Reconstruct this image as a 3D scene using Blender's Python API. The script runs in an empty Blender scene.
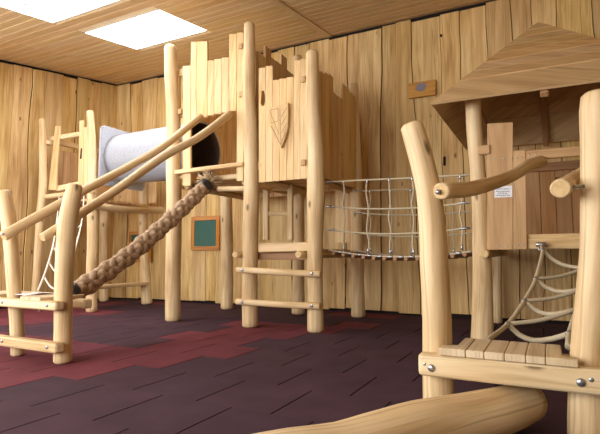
import bpy, math, random
from mathutils import Vector as V, Matrix, noise

random.seed(7)
S = bpy.context.scene
COL = S.collection

# ------------------------------------------------------------------ camera / survey helpers
F_PX, CH = 480.0, 0.85
PSI, PIT = math.atan(248/480.0), math.atan(38.5/480.0)
FH = V((-math.sin(PSI), math.cos(PSI), 0)); RT = V((math.cos(PSI), math.sin(PSI), 0)); UPZ = V((0, 0, 1))
FW = FH*math.cos(PIT) + UPZ*math.sin(PIT); UP = UPZ*math.cos(PIT) - FH*math.sin(PIT)
CAM = V((0, 0, CH))
def ray(x, y): return FW + RT*((x-300)/F_PX) + UP*((217-y)/F_PX)
def G(x, y, z=0.0):                      # sight line meets the level z
    r = ray(x, y); return CAM + r*((z-CH)/r.z)
def PY(x, y, Y):                         # sight line meets the wall-parallel plane Y
    r = ray(x, y); return CAM + r*(Y/r.y)
def PX(x, y, X):
    r = ray(x, y); return CAM + r*(X/r.x)
def PD(x, y, d):                         # sight line at the horizontal distance d
    r = ray(x, y); return CAM + r*(d/r.dot(FH))
def dist(p): return V((p.x, p.y, 0)).dot(FH)

cam = bpy.data.cameras.new('camera'); camo = bpy.data.objects.new('camera', cam); COL.objects.link(camo)
M = Matrix((RT, UP, -FW)).transposed().to_4x4(); M.translation = CAM
camo.matrix_world = M
cam.sensor_width = 36; cam.lens = 36*F_PX/600; cam.clip_start = 0.02
S.camera = camo

# ------------------------------------------------------------------ materials
def lin(h):
    h = h.lstrip('#'); c = [int(h[i:i+2], 16)/255 for i in (0, 2, 4)]
    return tuple((x/12.92 if x <= .04045 else ((x+.055)/1.055)**2.4) for x in c) + (1,)
class NT:
    def __init__(s, name):
        s.m = bpy.data.materials.new(name); s.m.use_nodes = True; s.t = s.m.node_tree
        s.b = s.t.nodes['Principled BSDF']
    def n(s, typ, ins=None, **kw):
        nd = s.t.nodes.new(typ)
        for k, v in kw.items(): setattr(nd, k, v)
        for k, v in (ins or {}).items():
            if isinstance(v, bpy.types.NodeSocket): s.t.links.new(v, nd.inputs[k])
            else: nd.inputs[k].default_value = v
        return nd
    def math(s, op, a, b=0.0): return s.n('ShaderNodeMath', {0: a, 1: b}, operation=op).outputs[0]
    def ramp(s, fac, stops):
        r = s.n('ShaderNodeValToRGB', {'Fac': fac}); e = r.color_ramp.elements
        e[0].position, e[0].color = stops[0]; e[1].position, e[1].color = stops[-1]
        for p, c in stops[1:-1]: q = e.new(p); q.color = c
        return r.outputs['Color']
    def link(s, a, b): s.t.links.new(a, s.b.inputs[b])
def flat(name, col, rough=.6, metal=0.0, bump=0, bscale=60):
    k = NT(name); k.b.inputs['Roughness'].default_value = rough; k.b.inputs['Metallic'].default_value = metal
    tc = k.n('ShaderNodeTexCoord').outputs['Object']
    nz = k.n('ShaderNodeTexNoise', {'Vector': tc, 'Scale': bscale, 'Detail': 4})
    c = lin(col); c2 = tuple(x*.72 for x in c[:3]) + (1,)
    k.link(k.ramp(nz.outputs['Fac'], [(.3, c2), (.65, c)]), 'Base Color')
    if bump:
        b = k.n('ShaderNodeBump', {'Height': nz.outputs['Fac'], 'Strength': bump, 'Distance': .01}); k.link(b.outputs[0], 'Normal')
    return k.m
def wood(name, dark, base, light, gs=26, stretch=.05, var=.12, knots=.10, rough=.6, patch=.5, streak=None):
    """UV in metres: u across, v along the grain."""
    k = NT(name)
    uv = k.n('ShaderNodeUVMap').outputs[0]
    isl = k.n('ShaderNodeNewGeometry').outputs['Random Per Island']
    sp = k.n('ShaderNodeSeparateXYZ', {0: uv})
    off = k.math('MULTIPLY', isl, 61.0)
    lo = k.n('ShaderNodeCombineXYZ', {0: k.math('MULTIPLY', sp.outputs[0], 5.0), 1: k.math('MULTIPLY', sp.outputs[1], 1.1), 2: off}).outputs[0]
    warp = k.n('ShaderNodeTexNoise', {'Vector': lo, 'Scale': 1.0, 'Detail': 2}).outputs['Fac']
    u2 = k.math('ADD', sp.outputs[0], k.math('MULTIPLY', warp, .10))
    fine = k.n('ShaderNodeCombineXYZ', {0: k.math('MULTIPLY', u2, gs), 1: k.math('MULTIPLY', sp.outputs[1], gs*stretch), 2: off}).outputs[0]
    g = k.n('ShaderNodeTexNoise', {'Vector': fine, 'Scale': 1.0, 'Detail': 6, 'Roughness': .62}).outputs['Fac']
    mixf = k.math('ADD', k.math('MULTIPLY', g, 1-patch), k.math('MULTIPLY', warp, patch))
    col = k.ramp(mixf, [(.35, lin(dark)), (.48, lin(base)), (.61, lin(light))])
    if streak:
        sv = k.n('ShaderNodeCombineXYZ', {0: k.math('MULTIPLY', u2, 9.0), 1: k.math('MULTIPLY', sp.outputs[1], .35), 2: k.math('ADD', off, 7.0)}).outputs[0]
        sn = k.n('ShaderNodeTexNoise', {'Vector': sv, 'Scale': 1.0, 'Detail': 3}).outputs['Fac']
        sf = k.ramp(sn, [(.50, (0, 0, 0, 1)), (.66, (.75, .75, .75, 1))])
        col = k.n('ShaderNodeMix', {'Factor': sf, 'A': col, 'B': lin(streak)}, data_type='RGBA').outputs['Result'] if False else mixrgb(k, sf, col, lin(streak))
    th = k.n('ShaderNodeCombineXYZ', {0: k.math('MULTIPLY', u2, gs*3.2), 1: k.math('MULTIPLY', sp.outputs[1], gs*stretch*.8), 2: k.math('ADD', off, 3.0)}).outputs[0]
    tn = k.n('ShaderNodeTexNoise', {'Vector': th, 'Scale': 1.0, 'Detail': 3}).outputs['Fac']
    tf = k.ramp(tn, [(.54, (0, 0, 0, 1)), (.70, (.5, .5, .5, 1))])
    col = mixrgb(k, tf, col, tuple(x*.62 for x in lin(dark)[:3]) + (1,))
    if knots:
        kv = k.n('ShaderNodeCombineXYZ', {0: k.math('MULTIPLY', sp.outputs[0], 4.2), 1: k.math('MULTIPLY', sp.outputs[1], 2.0), 2: off}).outputs[0]
        vo = k.n('ShaderNodeTexVoronoi', {'Vector': kv, 'Scale': 1.0}).outputs['Distance']
        kf = k.ramp(vo, [(knots*.35, (1, 1, 1, 1)), (knots, (0, 0, 0, 1))])
        col = mixrgb(k, kf, col, tuple(x*.42 for x in lin(dark)[:3]) + (1,))
    val = k.math('ADD', 1-var, k.math('MULTIPLY', isl, 2*var))
    hsv = k.n('ShaderNodeHueSaturation', {'Value': val, 'Saturation': k.math('ADD', .93, k.math('MULTIPLY', k.math('FRACT', k.math('MULTIPLY', isl, 17.3)), .14)),
              'Hue': k.math('ADD', .494, k.math('MULTIPLY', k.math('FRACT', k.math('MULTIPLY', isl, 7.7)), .012)), 'Color': col})
    k.link(hsv.outputs[0], 'Base Color')
    k.b.inputs['Roughness'].default_value = rough
    b = k.n('ShaderNodeBump', {'Height': mixf, 'Strength': .25, 'Distance': .006}); k.link(b.outputs[0], 'Normal')
    return k.m
def mixrgb(k, f, a, b):
    nd = k.t.nodes.new('ShaderNodeMixRGB')
    for i, v in enumerate((f, a, b)):
        if isinstance(v, bpy.types.NodeSocket): k.t.links.new(v, nd.inputs[i])
        else: nd.inputs[i].default_value = v
    return nd.outputs[0]

MAT = dict(
    post=wood('debarked_log_wood', 'b6945f', 'd8ba8b', 'e6cfa4', gs=22, var=.05, knots=.11, patch=.55),
    board=wood('sawn_board_wood', 'b8915a', 'd5b27c', 'e2c493', gs=30, var=.07, knots=.07, streak='e0c493'),
    wall=wood('wall_board_wood', 'a9834a', 'd1ae72', 'e0c38a', gs=24, var=.12, knots=.10, patch=.45, streak='bf9a60'),
    ceil=wood('ceiling_board_wood', 'c0a06c', 'd0b282', 'd9be92', gs=30, var=.04, knots=0, patch=.3),
    groove=wood('ceiling_groove_wood', 'ecdab6', 'f2e4c6', 'f6ead0', gs=30, var=.02, knots=0, patch=.3),
    hut=wood('hut_board_wood', 'a27a4c', 'b98f5f', 'c59e6e', gs=30, var=.06, knots=0),
    roof=wood('roof_board_wood', 'ac8a5a', 'c2a06e', 'ceae7e', gs=26, var=.025, knots=0, streak='b49060'),
    brown=wood('brown_stained_wood', '7d5436', '9c7048', 'aa7d56', gs=28, var=.06, knots=0),
    plank=wood('grey_beige_plank_wood', 'b49d7c', 'cdb592', 'd8c4a4', gs=30, var=.06, knots=0),
    frame=wood('orange_frame_wood', 'a0621c', 'b9792a', 'c68a3c', gs=30, var=.04, knots=0),
    plaque=wood('yellow_plaque_wood', 'a87420', 'cc962e', 'd8a43e', gs=26, var=.04, knots=0),
    end=flat('end_grain', 'dcbc88', .7, bump=.2, bscale=40),
    dark=flat('dark_gap', '1d120c', .9),
    metal=flat('zinc_metal', 'b9bcc2', .32, .9),
    lining=flat('dark_tube_lining', '4a3a34', .6),  # dark inner face: shade inside the tube put into the colour
    tube=flat('grey_plastic', 'a6abb6', .42),
    flange=flat('blue_grey_plastic', 'b3b8c4', .45),
    green=flat('green_board', '2f6156', .55),
    black=flat('black_rubber', '22242a', .45),
    hemp=flat('brown_hemp', 'b89c80', .85, bump=.6, bscale=140),
    fray=flat('frayed_hemp', 'c2a985', .9),
    rope=flat('beige_rope', 'd2c5a8', .8, bump=.5, bscale=250),
    white_rope=flat('white_rope', 'ebe6da', .7, bump=.4, bscale=250),
    paper=flat('white_paper', 'eef0f6', .6),
    ink=flat('grey_ink', '8a92a6', .7),
    emblem=flat('grey_emblem', '8d8490', .6),
    white=flat('white_frame', 'f2f2f0', .4),
)
def emit(name, col, st):
    k = NT(name); k.b.inputs['Base Color'].default_value = lin(col)
    k.b.inputs['Emission Color'].default_value = lin(col); k.b.inputs['Emission Strength'].default_value = st
    return k.m
MAT['sky'] = emit('bright_daylight_glazing', 'ffffff', 14.0)

def tile_material():
    k = NT('rubber_tile')
    at = k.n('ShaderNodeAttribute', attribute_name='tile').outputs['Color']
    tc = k.n('ShaderNodeTexCoord').outputs['Object']
    n1 = k.n('ShaderNodeTexNoise', {'Vector': tc, 'Scale': 130.0, 'Detail': 3}).outputs['Fac']
    n2 = k.n('ShaderNodeTexNoise', {'Vector': tc, 'Scale': 3.0, 'Detail': 4}).outputs['Fac']
    f = k.math('ADD', k.math('MULTIPLY', n1, .7), k.math('MULTIPLY', n2, .6))
    sc = k.ramp(f, [(.40, (.60, .60, .60, 1)), (.9, (1.3, 1.3, 1.3, 1))])
    mx = k.t.nodes.new('ShaderNodeMixRGB'); mx.blend_type = 'MULTIPLY'; mx.inputs[0].default_value = 1
    k.t.links.new(at, mx.inputs[1]); k.t.links.new(sc, mx.inputs[2]); k.link(mx.outputs[0], 'Base Color')
    k.b.inputs['Roughness'].default_value = .9; k.b.inputs['Specular IOR Level'].default_value = .2
    b = k.n('ShaderNodeBump', {'Height': n1, 'Strength': .35, 'Distance': .004}); k.link(b.outputs[0], 'Normal')
    return k.m
MAT['tile'] = tile_material()

# ------------------------------------------------------------------ mesh builder
def spline(pts, step=.07, closed=False):
    """Catmull-Rom through pts (Vectors), also returns the parameter 0..n-1 of each sample."""
    pts = [V(p) for p in pts]
    if len(pts) == 2: P = [pts[0]*2-pts[1]] + pts + [pts[1]*2-pts[0]]
    else: P = [pts[0]*2-pts[1]] + pts + [pts[-1]*2-pts[-2]]
    out, par = [], []
    for i in range(1, len(P)-2):
        p0, p1, p2, p3 = P[i-1:i+3]
        n = max(1, int((p2-p1).length/step))
        for j in range(n):
            t = j/n
            out.append(.5*((2*p1) + (p2-p0)*t + (2*p0-5*p1+4*p2-p3)*t*t + (3*p1-p0-3*p2+p3)*t**3)); par.append(i-1+t)
    out.append(pts[-1]); par.append(len(pts)-1)
    return out, par
def lerp(vals, t):
    if not isinstance(vals, (list, tuple)): return vals
    i = min(int(t), len(vals)-2) if len(vals) > 1 else 0
    return vals[i] + (vals[i+1]-vals[i])*(t-i)
class MB:
    def __init__(s): s.v, s.f, s.uv, s.sm, s.mi = [], [], [], [], []
    def face(s, idx, uvs, smooth=False, mi=0):
        s.f.append(idx); s.uv.append(uvs); s.sm.append(smooth); s.mi.append(mi)
    def strip(s, L, R, n, t, mi=0):
        """board whose left/right edges run through L and R (bottom to top); front face here, back face at n*t."""
        n = V(n)*t; k = len(L); b = len(s.v)
        L = [V(p) for p in L]; R = [V(p) for p in R]
        for i in range(k): s.v += [L[i], R[i], R[i]+n, L[i]+n]
        ax = ((L[-1]+R[-1])-(L[0]+R[0])).normalized(); ac = (R[0]-L[0]).normalized()
        flip = (R[0]-L[0]).cross(L[-1]-L[0]).dot(n) > 0
        o = random.random()*3
        def q(a, c, d, e, side):
            ids = [a, c, d, e]
            uvs = []
            for j in ids:
                p = s.v[j]; u = p.dot(ac) if side == 0 else p.dot(n.normalized())
                uvs.append((u+o*0, p.dot(ax)))
            if flip: ids.reverse(); uvs.reverse()
            s.face(ids, uvs, False, mi)
        for i in range(k-1):
            a = b+4*i; c = a+4
            q(a, a+1, c+1, c, 0); q(a+2, a+3, c+3, c+2, 0); q(a+1, a+2, c+2, c+1, 1); q(a+3, a, c, c+3, 1)
        def cap(ids):
            uvs = [(s.v[j].dot(ac), s.v[j].dot(n.normalized())*.2) for j in ids]
            if flip: ids = ids[::-1]; uvs = uvs[::-1]
            s.face(ids, uvs, False, mi)
        cap([b+3, b+2, b+1, b]); e = b+4*(k-1); cap([e, e+1, e+2, e+3])
        return s
    def slab(s, bl, br, tr, tl, n, t, mi=0): return s.strip([bl, tl], [br, tr], n, t, mi)
    def hslab(s, bl, br, tr, tl, n, t, mi=0): return s.strip([bl, br], [tl, tr], n, t, mi)   # grain runs across
    def box(s, lo, hi, mi=0, along=None):
        """axis-aligned; grain along the longest side."""
        lo, hi = V(lo), V(hi); d = hi-lo
        a = max(range(3), key=lambda i: d[i]) if along is None else along
        b, c = [i for i in range(3) if i != a]
        def P(x, y, z):
            p = V(lo); p[a] += d[a]*x; p[b] += d[b]*y; p[c] += d[c]*z; return p
        nn = V((0, 0, 0)); nn[c] = 1
        return s.strip([P(0, 0, 0), P(1, 0, 0)], [P(0, 1, 0), P(1, 1, 0)], nn, d[c], mi)
    def log(s, pts, rad, seg=16, step=.07, rough=.035, cap=.35, endmi=1, seed=None, mi=0):
        P, T = spline(pts, step); n = len(P)
        seed = random.random()*100 if seed is None else seed
        rr = [lerp(rad, t) for t in T]
        tang = [(P[min(i+1, n-1)]-P[max(i-1, 0)]).normalized() for i in range(n)]
        rings = []
        x = tang[0].orthogonal().normalized(); Ls = 0; prev = P[0]
        tl = []
        for i in range(n):
            x = (x - tang[i]*x.dot(tang[i])).normalized(); y = tang[i].cross(x)
            Ls += (P[i]-prev).length; prev = P[i]; tl.append(Ls)
            rings.append((P[i], x.copy(), y, rr[i], Ls))
        # rounded ends: an extra, smaller ring past each end
        if cap:
            def cut(i, sgn):
                p, x, y, r, l = rings[i]; return (p + tang[i]*sgn*0, x, y, r*(1-cap*.35), l)
            a, z = rings[0], rings[-1]
            e0 = min(a[3]*cap*.5, .02); e1 = min(z[3]*cap*.5, .02)
            rings[0] = (a[0]+tang[0]*e0, a[1], a[2], a[3], a[4]+e0); rings[-1] = (z[0]-tang[-1]*e1, z[1], z[2], z[3], z[4]-e1)
            rings = [(a[0], a[1], a[2], a[3]-e0, a[4])] + rings + [(z[0], z[1], z[2], z[3]-e1, z[4])]
        b = len(s.v); m = len(rings)
        for p, x, y, r, l in rings:
            for j in range(seg):
                an = 2*math.pi*j/seg
                q = 1 + rough*2*noise.noise(V((math.cos(an)*1.1+seed, math.sin(an)*1.1, l*2.2))) + rough*.8*noise.noise(V((math.cos(an)*2.5, math.sin(an)*2.5+seed, l*7)))
                s.v.append(p + (x*math.cos(an)+y*math.sin(an))*r*q)
        circ = 2*math.pi*max(rr)
        for i in range(m-1):
            l0, l1 = rings[i][4], rings[i+1][4]
            for j in range(seg):
                k = (j+1) % seg
                u0, u1 = circ*j/seg, circ*(j+1)/seg
                s.face([b+i*seg+j, b+i*seg+k, b+(i+1)*seg+k, b+(i+1)*seg+j], [(u0, l0), (u1, l0), (u1, l1), (u0, l1)], True, mi)
        for i, fl in ((0, True), (m-1, False)):
            ids = [b+i*seg+j for j in range(seg)]
            uvs = [(math.cos(2*math.pi*j/seg)*.05, math.sin(2*math.pi*j/seg)*.05) for j in range(seg)]
            if fl: ids.reverse(); uvs.reverse()
            s.face(ids, uvs, False, endmi)
        return s
    def tube(s, pts, r, seg=8, step=.05, mi=0): return s.log(pts, r, seg, step, 0, 0, mi, 0, mi)
    def dome(s, c, n, r, h, seg=12, mi=0):
        c, n = V(c), V(n).normalized(); x = n.orthogonal().normalized(); y = n.cross(x); b = len(s.v)
        prof = [(1, 0), (1, .35), (.8, .75), (.45, 1)]
        for a, z in prof:
            for j in range(seg):
                t = 2*math.pi*j/seg; s.v.append(c + (x*math.cos(t)+y*math.sin(t))*r*a + n*h*z)
        for i in range(3):
            for j in range(seg):
                k = (j+1) % seg
                s.face([b+i*seg+j, b+i*seg+k, b+(i+1)*seg+k, b+(i+1)*seg+j], [(0, 0)]*4, True, mi)
        s.face([b+3*seg+j for j in range(seg)], [(0, 0)]*seg, True, mi)
        s.face([b+j for j in range(seg)][::-1], [(0, 0)]*seg, False, mi)
        return s
    def prism(s, poly, n, t, mi=0):
        n = V(n)*t; b = len(s.v); k = len(poly); s.v += [V(p) for p in poly] + [V(p)+n for p in poly]
        c = sum((V(p) for p in poly), V())/k
        ar = sum(((V(poly[i])-c).cross(V(poly[(i+1) % k])-c) for i in range(k)), V())
        fl = ar.dot(n) > 0
        def f(ids):
            ax = V((0, 0, 1)) if abs(n.normalized().z) < .7 else V((0, 1, 0)); ac = ax.cross(n).normalized()
            s.face(ids[::-1] if fl else ids, [(s.v[i].dot(ac), s.v[i].dot(ax)) for i in (ids[::-1] if fl else ids)], False, mi)
        f(list(range(b, b+k))); f([b+k+i for i in range(k)][::-1])
        for i in range(k):
            j = (i+1) % k; f([b+i, b+k+i, b+k+j, b+j])
        return s
    def build(s, name, mats, parent=None, bevel=0, bseg=1, label=None):
        if isinstance(mats, str): mats = [mats]
        me = bpy.data.meshes.new(name)
        r = V((0, 0, 0)); p = parent
        while p is not None: r = r + p.location; p = p.parent
        me.from_pydata([v-r for v in s.v], [], s.f)
        for m in mats: me.materials.append(MAT[m])
        ul = me.uv_layers.new(name='UVMap'); k = 0
        for pol, uvs, sm, mi in zip(me.polygons, s.uv, s.sm, s.mi):
            pol.use_smooth = sm; pol.material_index = min(mi, len(mats)-1)
            for q in uvs: ul.data[k].uv = q; k += 1
        o = bpy.data.objects.new(name, me); COL.objects.link(o)
        if parent is not None: o.parent = parent
        if label: o['label'] = label
        if bevel:
            b = o.modifiers.new('soft_edges', 'BEVEL'); b.width = bevel; b.segments = bseg; b.limit_method = 'ANGLE'; b.angle_limit = math.radians(40)
        return o
LOG = ['post', 'end']
def thing(name, label, cat, loc, group=None):
    o = bpy.data.objects.new(name, None); COL.objects.link(o); o.location = loc; o.empty_display_size = .1
    o['label'] = label; o['category'] = cat
    if group: o['group'] = group
    return o
def tag(o, label, cat, group=None):
    o['label'] = label; o['category'] = cat
    if group: o['group'] = group
    return o
def struct(o): o['kind'] = 'structure'; return o
def post_pts(base, ctrl):
    """ctrl: (px, py, width px) from the foot up; the post stands at the distance of its foot."""
    b = G(*base); d = dist(b)
    pts, rad = [b], [ctrl[0][2]/2*d/F_PX]
    for x, y, w in ctrl[1:]: pts.append(PD(x, y, d)); rad.append(w/2*d/F_PX)
    return pts, rad
def post(parent, base, ctrl, name='post', cap=.5, **kw):
    pts, rad = post_pts(base, ctrl)
    return MB().log(pts, rad, cap=cap, **kw).build(name, LOG, parent)
def bolt(parent, c, n, r=.018, h=.01): return MB().dome(c, n, r, h).build('bolt', 'metal', parent)

# ------------------------------------------------------------------ the room
YW, XL, XR, YF = 6.90, -7.80, 2.70, -1.60
TS = math.tan(math.radians(8.2))
def zc(y): return 4.375 + TS*(y-YW)
SKY = [(-5.80, -4.36, 4.48, 5.47), (-5.80, -4.36, 3.02, 4.00)]

# floor: square rubber tiles in running bond, joints along Y
m = MB(); tcol = []
rnd = random.Random(3)
T = .51
ny0 = int((YF-2.24)/T)-1
row = 0
for r_ in range(ny0, 12):
    y0 = 2.29 + r_*T; y1 = min(y0+T, YW+.05)
    if y0 > YW: break
    x0 = -1.36 + (.255 if r_ % 2 else 0) - 16*T
    while x0 < XR:
        xa, xb = max(x0, XL-.1)+.005, min(x0+T, XR+.1)-.005
        cx, cy = x0+T/2, (y0+y1)/2
        if xb > xa+.02:
            edge = -2.9+(cy-1.7)*.5 if cy < 3.4 else -2.45+(cy-3.4)*.27
            red = cx < edge-.2 and not (-5.7 < cx < -3.6 and cy > 3.15)
            if cy > 5.2: red = red and rnd.random() < .35
            if red: c = rnd.choice(['6a303a', '672f39', '6d323c', '642e38'])
            else: c = rnd.choice(['432d39', '412c38', '452e3a', '402b37', '442d38'])
            nf = len(m.f); m.box((xa, y0, -.02), (xb, y1, 0)); tcol += [lin(c)]*(len(m.f)-nf)
        x0 += T
nf = len(m.f); m.box((XL-.2, YF-.2, -.08), (XR+.2, YW+.2, -.012), mi=1); tcol += [(0.01, .006, .008, 1)]*(len(m.f)-nf)
fl = struct(m.build('floor', ['tile', 'dark']))
ca = fl.data.color_attributes.new('tile', 'FLOAT_COLOR', 'CORNER')
k = 0
for pol, c in zip(fl.data.polygons, tcol):
    for _ in pol.vertices: ca.data[k].color = c; k += 1

def wavy_wall(name, P, n, a0, a1, zlo, zhi, seed, wmin=.23, wmax=.40, lean=.05, mat='wall'):
    """waney-edged upright boards; P(a, z) is the wall line, n points away from the room."""
    rd = random.Random(seed); m = MB(); n = V(n)
    bounds = []; a = a0
    while a < a1+wmax:
        bounds.append((a, rd.uniform(-lean, lean), rd.random()*50)); a += rd.uniform(wmin, wmax)
    N = 14
    for i in range(len(bounds)-1):
        out = rd.choice((0, .008, .018, .028)); top = rd.uniform(.015, .055); bot = rd.uniform(.01, .06)
        L, R = [], []
        for j in range(N+1):
            t = j/N
            def ed(bd, sg):
                z = zlo+bot + (zhi(bd[0])-top-zlo-bot)*t
                aa = bd[0] + bd[1]*(t-.5) + .055*noise.noise(V((bd[2], t*2.6, 0))) + .016*noise.noise(V((bd[2], t*9, 4)))
                return P(min(max(aa + sg, a0), a1), z) - n*(.012+out)
            L.append(ed(bounds[i], .0035)); R.append(ed(bounds[i+1], -.0035))
        m.strip(L, R, n, .025)
    # dark backing behind the joints
    q = [P(a0-.1, 0), P(a1+.1, 0), P(a1+.1, zhi(a1)+.06), P(a0-.1, zhi(a0)+.06)]
    m.slab(q[0]+n*.03, q[1]+n*.03, q[2]+n*.03, q[3]+n*.03, n, .08, mi=1)
    return struct(m.build(name, [mat, 'dark'], bevel=.004))
wb = wavy_wall('wall_back', lambda a, z: V((a, YW, z)), (0, 1, 0), XL, XR, 0, lambda a: zc(YW)-.01, 11)
wavy_wall('wall_left', lambda a, z: V((XL, a, z)), (-1, 0, 0), 3.3, YW, 0, lambda a: zc(a)-.01, 5, lean=.16)
wavy_wall('wall_right', lambda a, z: V((XR, a, z)), (1, 0, 0), YF, YW, 0, lambda a: zc(a)-.01, 8)
# small openings cut through wall boards
for x, y, w, hh in ((344, 300.5, 2.6, 7), (444.5, 161, 2.6, 9), (441, 35.5, 2.2, 2.6)):
    q = [PY(x+sx*w/2, y+sy*hh/2, YW-.037) for sx, sy in ((-1, 1), (1, 1), (1, -1), (-1, -1))]
    MB().slab(*q, (0, 1, 0), .01).build('grip_slot', 'dark', wb)
# left side of the room towards the camera: sill, header and a wide unseen window, added for light from the left
m = MB(); m.box((XL-.1, YF, 0), (XL, 3.3, .8)); m.box((XL-.1, YF, 2.75), (XL, 3.3, zc(YF)-.02)); struct(m.build('trim_6', 'wall'))
m = MB()
for y in (YF, -.05, 1.6, 3.22): m.box((XL-.08, y, .8), (XL-.02, y+.07, 2.75))
for z in (.8, 2.68): m.box((XL-.08, YF, z), (XL-.02, 3.3, z+.07))
struct(m.build('window_3', 'white'))

# wall behind the camera, with a wide unseen window towards the left, added for front light
m = MB()
m.box((XL, YF-.1, 0), (XR, YF, .5)); m.box((XL, YF-.1, 2.95), (XR, YF, 3.24)); m.box((-.8, YF-.1, .5), (XR, YF, 2.95), along=2); m.box((XL, YF-.1, .5), (XL+.4, YF, 2.95), along=2)
struct(m.build('wall_front', 'wall'))
m = MB()
for x in (XL+.4, -5.6, -3.2, -.87): m.box((x, YF-.08, .5), (x+.07, YF-.02, 2.95))
for z in (.5, 2.88): m.box((XL+.4, YF-.08, z), (-.8, YF-.02, z+.07))
struct(m.build('window_4', 'white'))
# ceiling: narrow boards along X, cut around the skylights
m = MB(); bw = .15; y = YW
def cp(x, y, up=0): return V((x, y, zc(y)+up))
while y > YF:
    ya, yb = y-bw+.016, y
    cuts = [(XL, XR)]
    for (sx0, sx1, sy0, sy1) in SKY:
        if yb > sy0 and ya < sy1: cuts = [(XL, sx0), (sx1, XR)]
    for a, b in cuts:
        xs = [a] + [x for x in (-3.0, -6.9) if a < x < b] + [b]
        xs.sort()
        for p, q in zip(xs[:-1], xs[1:]):
            m.strip([cp(p, ya), cp(q, ya)], [cp(p, yb), cp(q, yb)], (0, 0, 1), .015)
    y -= bw
# dark void above the joints (four pieces around the two openings)
for a, b, c, d in ((XL-.15, SKY[0][0], YF-.15, YW+.15), (SKY[0][1], XR+.15, YF-.15, YW+.15), (SKY[0][0], SKY[0][1], SKY[0][3], YW+.15), (SKY[0][0], SKY[0][1], SKY[1][3], SKY[0][2]), (SKY[0][0], SKY[0][1], YF-.15, SKY[1][2])):
    m.slab(cp(a, c, .007), cp(b, c, .007), cp(b, d, .007), cp(a, d, .007), (0, 0, 1), .06, mi=1)
struct(m.build('ceiling', ['ceil', 'groove'], bevel=.003))
m = MB(); m.slab(cp(-3.055, YF, -.012), cp(-2.955, YF, -.012), cp(-2.955, YW-.01, -.012), cp(-3.055, YW-.01, -.012), (0, 0, 1), .011)
struct(m.build('trim_1', 'ceil'))
for i, (a, b, c, d) in enumerate(SKY):
    f = MB()
    for (p, q, r, s_) in ((a, a+.015, c, d), (b-.015, b, c, d), (a, b, c, c+.015), (a, b, d-.015, d)):
        f.slab(cp(p, r, 0), cp(q, r, 0), cp(q, s_, 0), cp(p, s_, 0), (0, 0, 1), .03)
    o = struct(f.build('window_%d' % (i+1), 'white'))
    g = MB(); g.slab(cp(a+.015, c+.015, .008), cp(b-.015, c+.015, .008), cp(b-.015, d-.015, .008), cp(a+.015, d-.015, .008), (0, 0, 1), .02)
    g.build('glazing', 'sky', o)
    k_ = MB(); k_.dome(cp(a+.28, c+.42, .008), (0, 0, -1), .022, .012); k_.build('catch', 'metal', o)

# ------------------------------------------------------------------ main castle tower
YT = 4.885                                   # front row of posts
P_M = dict(
    a=((173, 321), [(173.5, 321, 15), (173, 270, 15), (174, 220, 15.5), (173.5, 170, 14.5), (173.5, 120, 14), (171.5, 80, 13.5), (170.5, 46, 12.5)]),
    b=((250, 327), [(249.5, 327, 15.5), (250, 280, 15.5), (250.5, 230, 16), (251.5, 185, 16), (250.5, 130, 15), (248.5, 90, 13.5), (249.5, 55, 12.5), (249.5, 23, 11)]),
    c=((315.5, 332), [(316, 332, 16), (315, 290, 15), (315, 240, 16), (316, 195, 19), (315.5, 150, 17), (312.5, 110, 16), (312.5, 75, 14), (312.5, 51, 12.5)]),
    d=((358, 317), [(358.5, 317, 14), (357.5, 280, 13), (357, 230, 12), (356, 180, 13), (354.5, 130, 11), (353.5, 98, 11), (353, 84, 10)]),
    e=((298, 314), [(298, 314, 13), (298.5, 270, 12), (298.5, 200, 12), (298, 120, 11), (297.5, 56, 9)]),
    f=((227, 309), [(227.5, 309, 12.5), (227, 250, 12.5), (226, 195, 12), (226, 120, 11), (225, 90, 10)]))
t_ = thing('castle_play_tower', 'tall castle play tower of debarked logs and pale battlement boards carrying a shield', 'play tower', (-3.35, 5.6, 0))
for key, (b, c) in P_M.items(): post(t_, b, c)
XA, XB, XC, YB = -4.39, -3.21, -2.355, 6.32
def px_panel(name, boards, Y, t=.034, bottom=None):
    m = MB()
    for x0, x1, top, bot in boards:
        Q = [PY(x0+.07, bot, Y), PY(x1-.07, bot-.3, Y), PY(x1-.07, top-.4, Y), PY(x0+.07, top, Y)]
        L, R = [], []
        for j in range(7):
            u = j/6; w = V((1, 0, 0))*(.006*noise.noise(V((x0*.7, u*3, Y))))
            w2 = V((1, 0, 0))*(.006*noise.noise(V((x1*.7, u*3, Y))))
            L.append(Q[0].lerp(Q[3], u)+w); R.append(Q[1].lerp(Q[2], u)+w2)
        m.strip(L, R, (0, 1, 0), t)
    return m
yp = YT-.035
m = px_panel('p', [(182.5, 190.5, 66, 186), (190.5, 196.2, 42, 118.8), (196.2, 207.2, 41.5, 117.5), (207.2, 214, 60.5, 115.5),
                   (214, 221.5, 59, 114), (221.5, 229, 57.5, 112.5), (229, 236.5, 34, 111), (236.5, 243.2, 32.5, 181)], yp)
m.build('battlement_panel', 'board', t_, bevel=.004)
m = px_panel('p', [(265.5, 272.6, 66, 181.8), (272.6, 279.2, 80, 181.2), (279.2, 286.2, 78.7, 180.6), (286.2, 293.4, 77.3, 180), (293.4, 300, 60.5, 179.4), (300, 307.2, 59, 178.8)], yp+.005)
def pyl(pts): return [PY(x, y, yp+.005) for x, y in pts]
m.strip(pyl([(258.6, 182.5), (258.6, 106)]), pyl([(265.4, 182), (265.4, 105.5)]), (0, 1, 0), .034)     # board with a grip hole
m.strip(pyl([(258.6, 91), (258.6, 68)]), pyl([(265.4, 90.6), (265.4, 67.4)]), (0, 1, 0), .034)
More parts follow.
